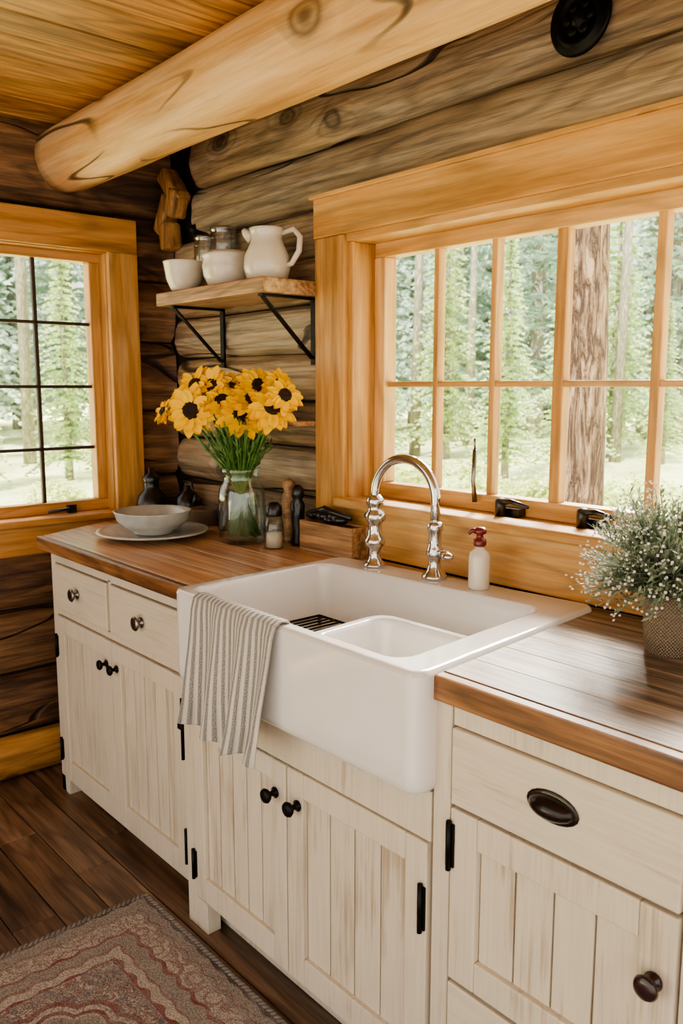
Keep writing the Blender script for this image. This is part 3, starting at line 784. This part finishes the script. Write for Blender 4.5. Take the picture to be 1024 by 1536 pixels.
rmt=rugmat((rx0+rx1)/2,(ry0+ry1)/2,(rx1-rx0)/2,(ry1-ry0)/2)
rg=E('area_rug');m=M();m.box(rx0,rx1,ry0,ry1,.0005,.012);m.build('pile',rmt,rg,.003)
m=M()
def rope(p,q):
    p=Vector(p);q=Vector(q);n=int((q-p).length/.014)
    for s_ in (0,pi):
        pts=[];
        for i in range(n*4+1):
            t=i/(n*4);a=i*pi/4+s_;b=p.lerp(q,t);dn=(q-p).normalized().cross(Vector((0,0,1)))
            pts.append(b+dn*math.cos(a)*.004+Vector((0,0,.0095+math.sin(a)*.004)))
        m.tube(pts,.0048,5)
rope((rx0,ry0,0),(rx0,ry1,0));rope((rx0,ry1,0),(rx1,ry1,0))
m.build('rope_edge',simple('mat_rope','8a8076',.9,c2='6a625a',ns=60),rg)
# ---------------------------------------------------------------- outdoors
def grassmat():
    t=NT('mat_meadow');o=t.obj();n=t.noise(o,1.2,5,.65);n2=t.noise(o,.25,2)
    c=t.ramp(n,[(.3,hx('A4AE6E')),(.5,hx('D6D8A0')),(.7,hx('F4F0D2'))]);c=t.mix(t.ramp(n2,[(.4,0.),(.6,.4)]),c,hx('BEC888'))
    t.L(c,t.b.inputs['Base Color']);t.b.inputs['Roughness'].default_value=.9;return t.mat
m=M();m.box(-90,60,.4,110,-.6,-.5);m.box(-90,-.5,-60,.4,-.6,-.5);m.build('meadow_ground',grassmat(),None)
def foli(name,a,b,c,tr=.35):
    t=NT(name);o=t.obj();r=t.rnd();n=t.noise(o,1.5,2)
    col=t.ramp(t.math('ADD',t.math('MULTIPLY',n,.6),t.math('MULTIPLY',r,.4)),[(.25,hx(a)),(.5,hx(b)),(.75,hx(c))])
    t.L(col,t.b.inputs['Base Color']);t.b.inputs['Roughness'].default_value=.8
    ts=t.N('ShaderNodeBsdfTranslucent');t.L(col,ts.inputs[0]);mx=t.N('ShaderNodeMixShader');mx.inputs[0].default_value=tr
    t.L(t.b.outputs[0],mx.inputs[1]);t.L(ts.outputs[0],mx.inputs[2]);t.L(mx.outputs[0],t.out.inputs[0])
    return t.mat
m_con=foli('mat_conifer_needles','92AC76','BCCE94','E4EAB8')
m_con_haze=foli('mat_conifer_haze','9CB2A2','B6C8B8','CEDAC8')  # far trees: distance haze put into the needle colour, paler and greyer
m_bush=foli('mat_bush_leaves','B0C27A','D6DE98','F2F2C8')
def barkmat(name,c1,c2,c3):
    t=NT(name);o=t.obj();n=t.noise(t.map(o,(22,22,3.2)),1,5,.62,.5)
    rd=t.math('ABSOLUTE',t.math('SUBTRACT',n,.5));n2=t.noise(t.map(o,(60,60,14)),1,3,.6)
    k=t.math('MULTIPLY_ADD',t.math('SUBTRACT',n2,.5),.5,t.ramp(rd,[(.0,0.),(.12,1.)]))
    t.L(t.ramp(k,[(.05,hx(c1)),(.4,hx(c2)),(.95,hx(c3))]),t.b.inputs['Base Color']);t.b.inputs['Roughness'].default_value=.9
    t.bump(k,.8,.02);return t.mat
m_bark=barkmat('mat_bark','503C30','80664F','A2886E')
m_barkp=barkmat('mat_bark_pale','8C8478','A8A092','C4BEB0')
def conifer(seed,mat):
    random.seed(seed);m=M();H=10
    m.tube([(0,0,-.5),(0,0,H*.5),(0,0,H)],[.2,.11,.02],8,1)
    z=.9
    while z<H:
        R_=(1-z/H)*1.9+.1;nb=10
        for k in range(nb):
            a=random.uniform(0,2*pi);L=R_*random.uniform(.65,1.1)
            d=Vector((math.cos(a),math.sin(a),0));s_=Vector((-math.sin(a),math.cos(a),0))
            ns=max(3,int(L/.15))
            for j in range(ns):
                t=(j+1)/ns;c=Vector((0,0,z))+d*L*t+Vector((0,0,-.35*L*t*t+.1*t+random.uniform(-.05,.05)))
                w=(.08+.22*(1-t))*random.uniform(.5,1.2)
                for sg in (-1,1):
                    tip=c+s_*sg*w+d*.12+Vector((0,0,random.uniform(-.12,.05)))
                    m.add([c-d*.07,c+d*.03+Vector((0,0,.02)),tip,c-d*.02+s_*sg*w*.5-Vector((0,0,.06))],[(0,1,2,3)],0,False)
        z+=.24
    return m,[mat,m_barkp]
fo=E('conifer_forest')
protos=[]
for i in range(4):
    mm,mats=conifer(100+i,m_con if i<2 else m_con_haze)
    protos.append(mm.build('conifer',mats,fo))
random.seed(5)
def place(proto,x,y,s,sz=1):
    if proto.get('used') is None: o=proto;proto['used']=1
    else:
        o=bpy.data.objects.new('conifer',proto.data);scene.collection.objects.link(o);o.parent=fo
    o.location=(x,y,-.5);o.scale=(s,s,s*sz);o.rotation_euler=(0,0,random.uniform(0,6.28))
for k in range(16):
    dist=random.uniform(17,24);ang=math.radians(110+ (k+.5)*68/16+random.uniform(-2,2))
    place(protos[k%2],2.9+dist*math.cos(ang),-1.6+dist*math.sin(ang),random.uniform(.35,.75),1.1)
for k in range(62):
    dist=random.uniform(30,52);ang=math.radians(random.uniform(106,180))
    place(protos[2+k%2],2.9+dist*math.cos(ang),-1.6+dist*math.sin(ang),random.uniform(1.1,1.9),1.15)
m=M()
for k in range(26):
    dist=random.uniform(22,34);ang=math.radians(random.uniform(106,180))
    x=2.9+dist*math.cos(ang);y=-1.6+dist*math.sin(ang);h=random.uniform(11,16)
    m.tube([(x,y,-.6),(x+.1,y,h*.5),(x+random.uniform(-.3,.3),y,h)],[random.uniform(.11,.2),.10,.04],8)
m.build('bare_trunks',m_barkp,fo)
random.seed(9);m=M()
for k in range(900):
    d=Vector((random.gauss(0,1),random.gauss(0,1),abs(random.gauss(0,1)))).normalized()*random.uniform(.5,1.)
    for j in range(2):
        e=Vector((random.uniform(-1,1),random.uniform(-1,1),random.uniform(-1,1))).normalized()*.11;g=e.cross(Vector((random.random(),random.random(),1))).normalized()*.05
        m.add([d,d+e*.5+g,d+e,d+e*.5-g],[(0,1,2,3)],0,False)
bs=E('meadow_bushes');b0_=m.build('bush',m_bush,bs)
for k in range(50):
    dist=random.uniform(9,14.5);ang=math.radians(random.uniform(106,180))
    o=b0_ if k==0 else bpy.data.objects.new('bush',b0_.data)
    if k: scene.collection.objects.link(o);o.parent=bs
    s=random.uniform(.3,.8);o.location=(2.9+dist*math.cos(ang),-1.6+dist*math.sin(ang),-.5);o.scale=(s*1.2,s,s*.9);o.rotation_euler=(0,0,random.uniform(0,6))
m=M();pts=[];rs=[]
for i in range(60):
    z=-.6+i*.12;pts.append((.87+.015*math.sin(z*1.3)-.012*z,1.5,z));rs.append(.112-.004*z+.006*noise.noise(Vector((0,0,z*3)))+(.05*max(0,(.2-z)) if z<.2 else 0))
m.tube(pts,rs,28);m.build('pine_trunk',m_bark,None)
# ---------------------------------------------------------------- light
wd=bpy.data.worlds.new('world');scene.world=wd;wd.use_nodes=True;nt=wd.node_tree
bg=nt.nodes['Background'];tc=nt.nodes.new('ShaderNodeTexCoord');sp=nt.nodes.new('ShaderNodeSeparateXYZ');rp=nt.nodes.new('ShaderNodeValToRGB')
nt.links.new(tc.outputs['Generated'],sp.inputs[0]);nt.links.new(sp.outputs[2],rp.inputs[0]);nt.links.new(rp.outputs[0],bg.inputs[0])
rp.color_ramp.elements[0].position=0;rp.color_ramp.elements[0].color=(1,.92,.80,1)
rp.color_ramp.elements[1].position=.6;rp.color_ramp.elements[1].color=(.92,.95,1,1)
bg.inputs[1].default_value=1.3
def sun(name,dirv,e,ang,col):
    l=bpy.data.lights.new(name,'SUN');l.energy=e;l.angle=math.radians(ang);l.color=col
    o=bpy.data.objects.new(name,l);scene.collection.objects.link(o);o.rotation_euler=Vector(dirv).to_track_quat('-Z','Y').to_euler();o.location=(0,0,8)
sun('sun',(-.35,.75,-.95),8.5,2,(1,.95,.85))
sun('sky_glow_sun',(.30,-.75,-.50),16.0,30,(1,.94,.83))
scene.view_settings.view_transform='AgX'
try: scene.view_settings.look='AgX - Medium High Contrast'
except Exception as e: print(e)
scene.view_settings.exposure=.72
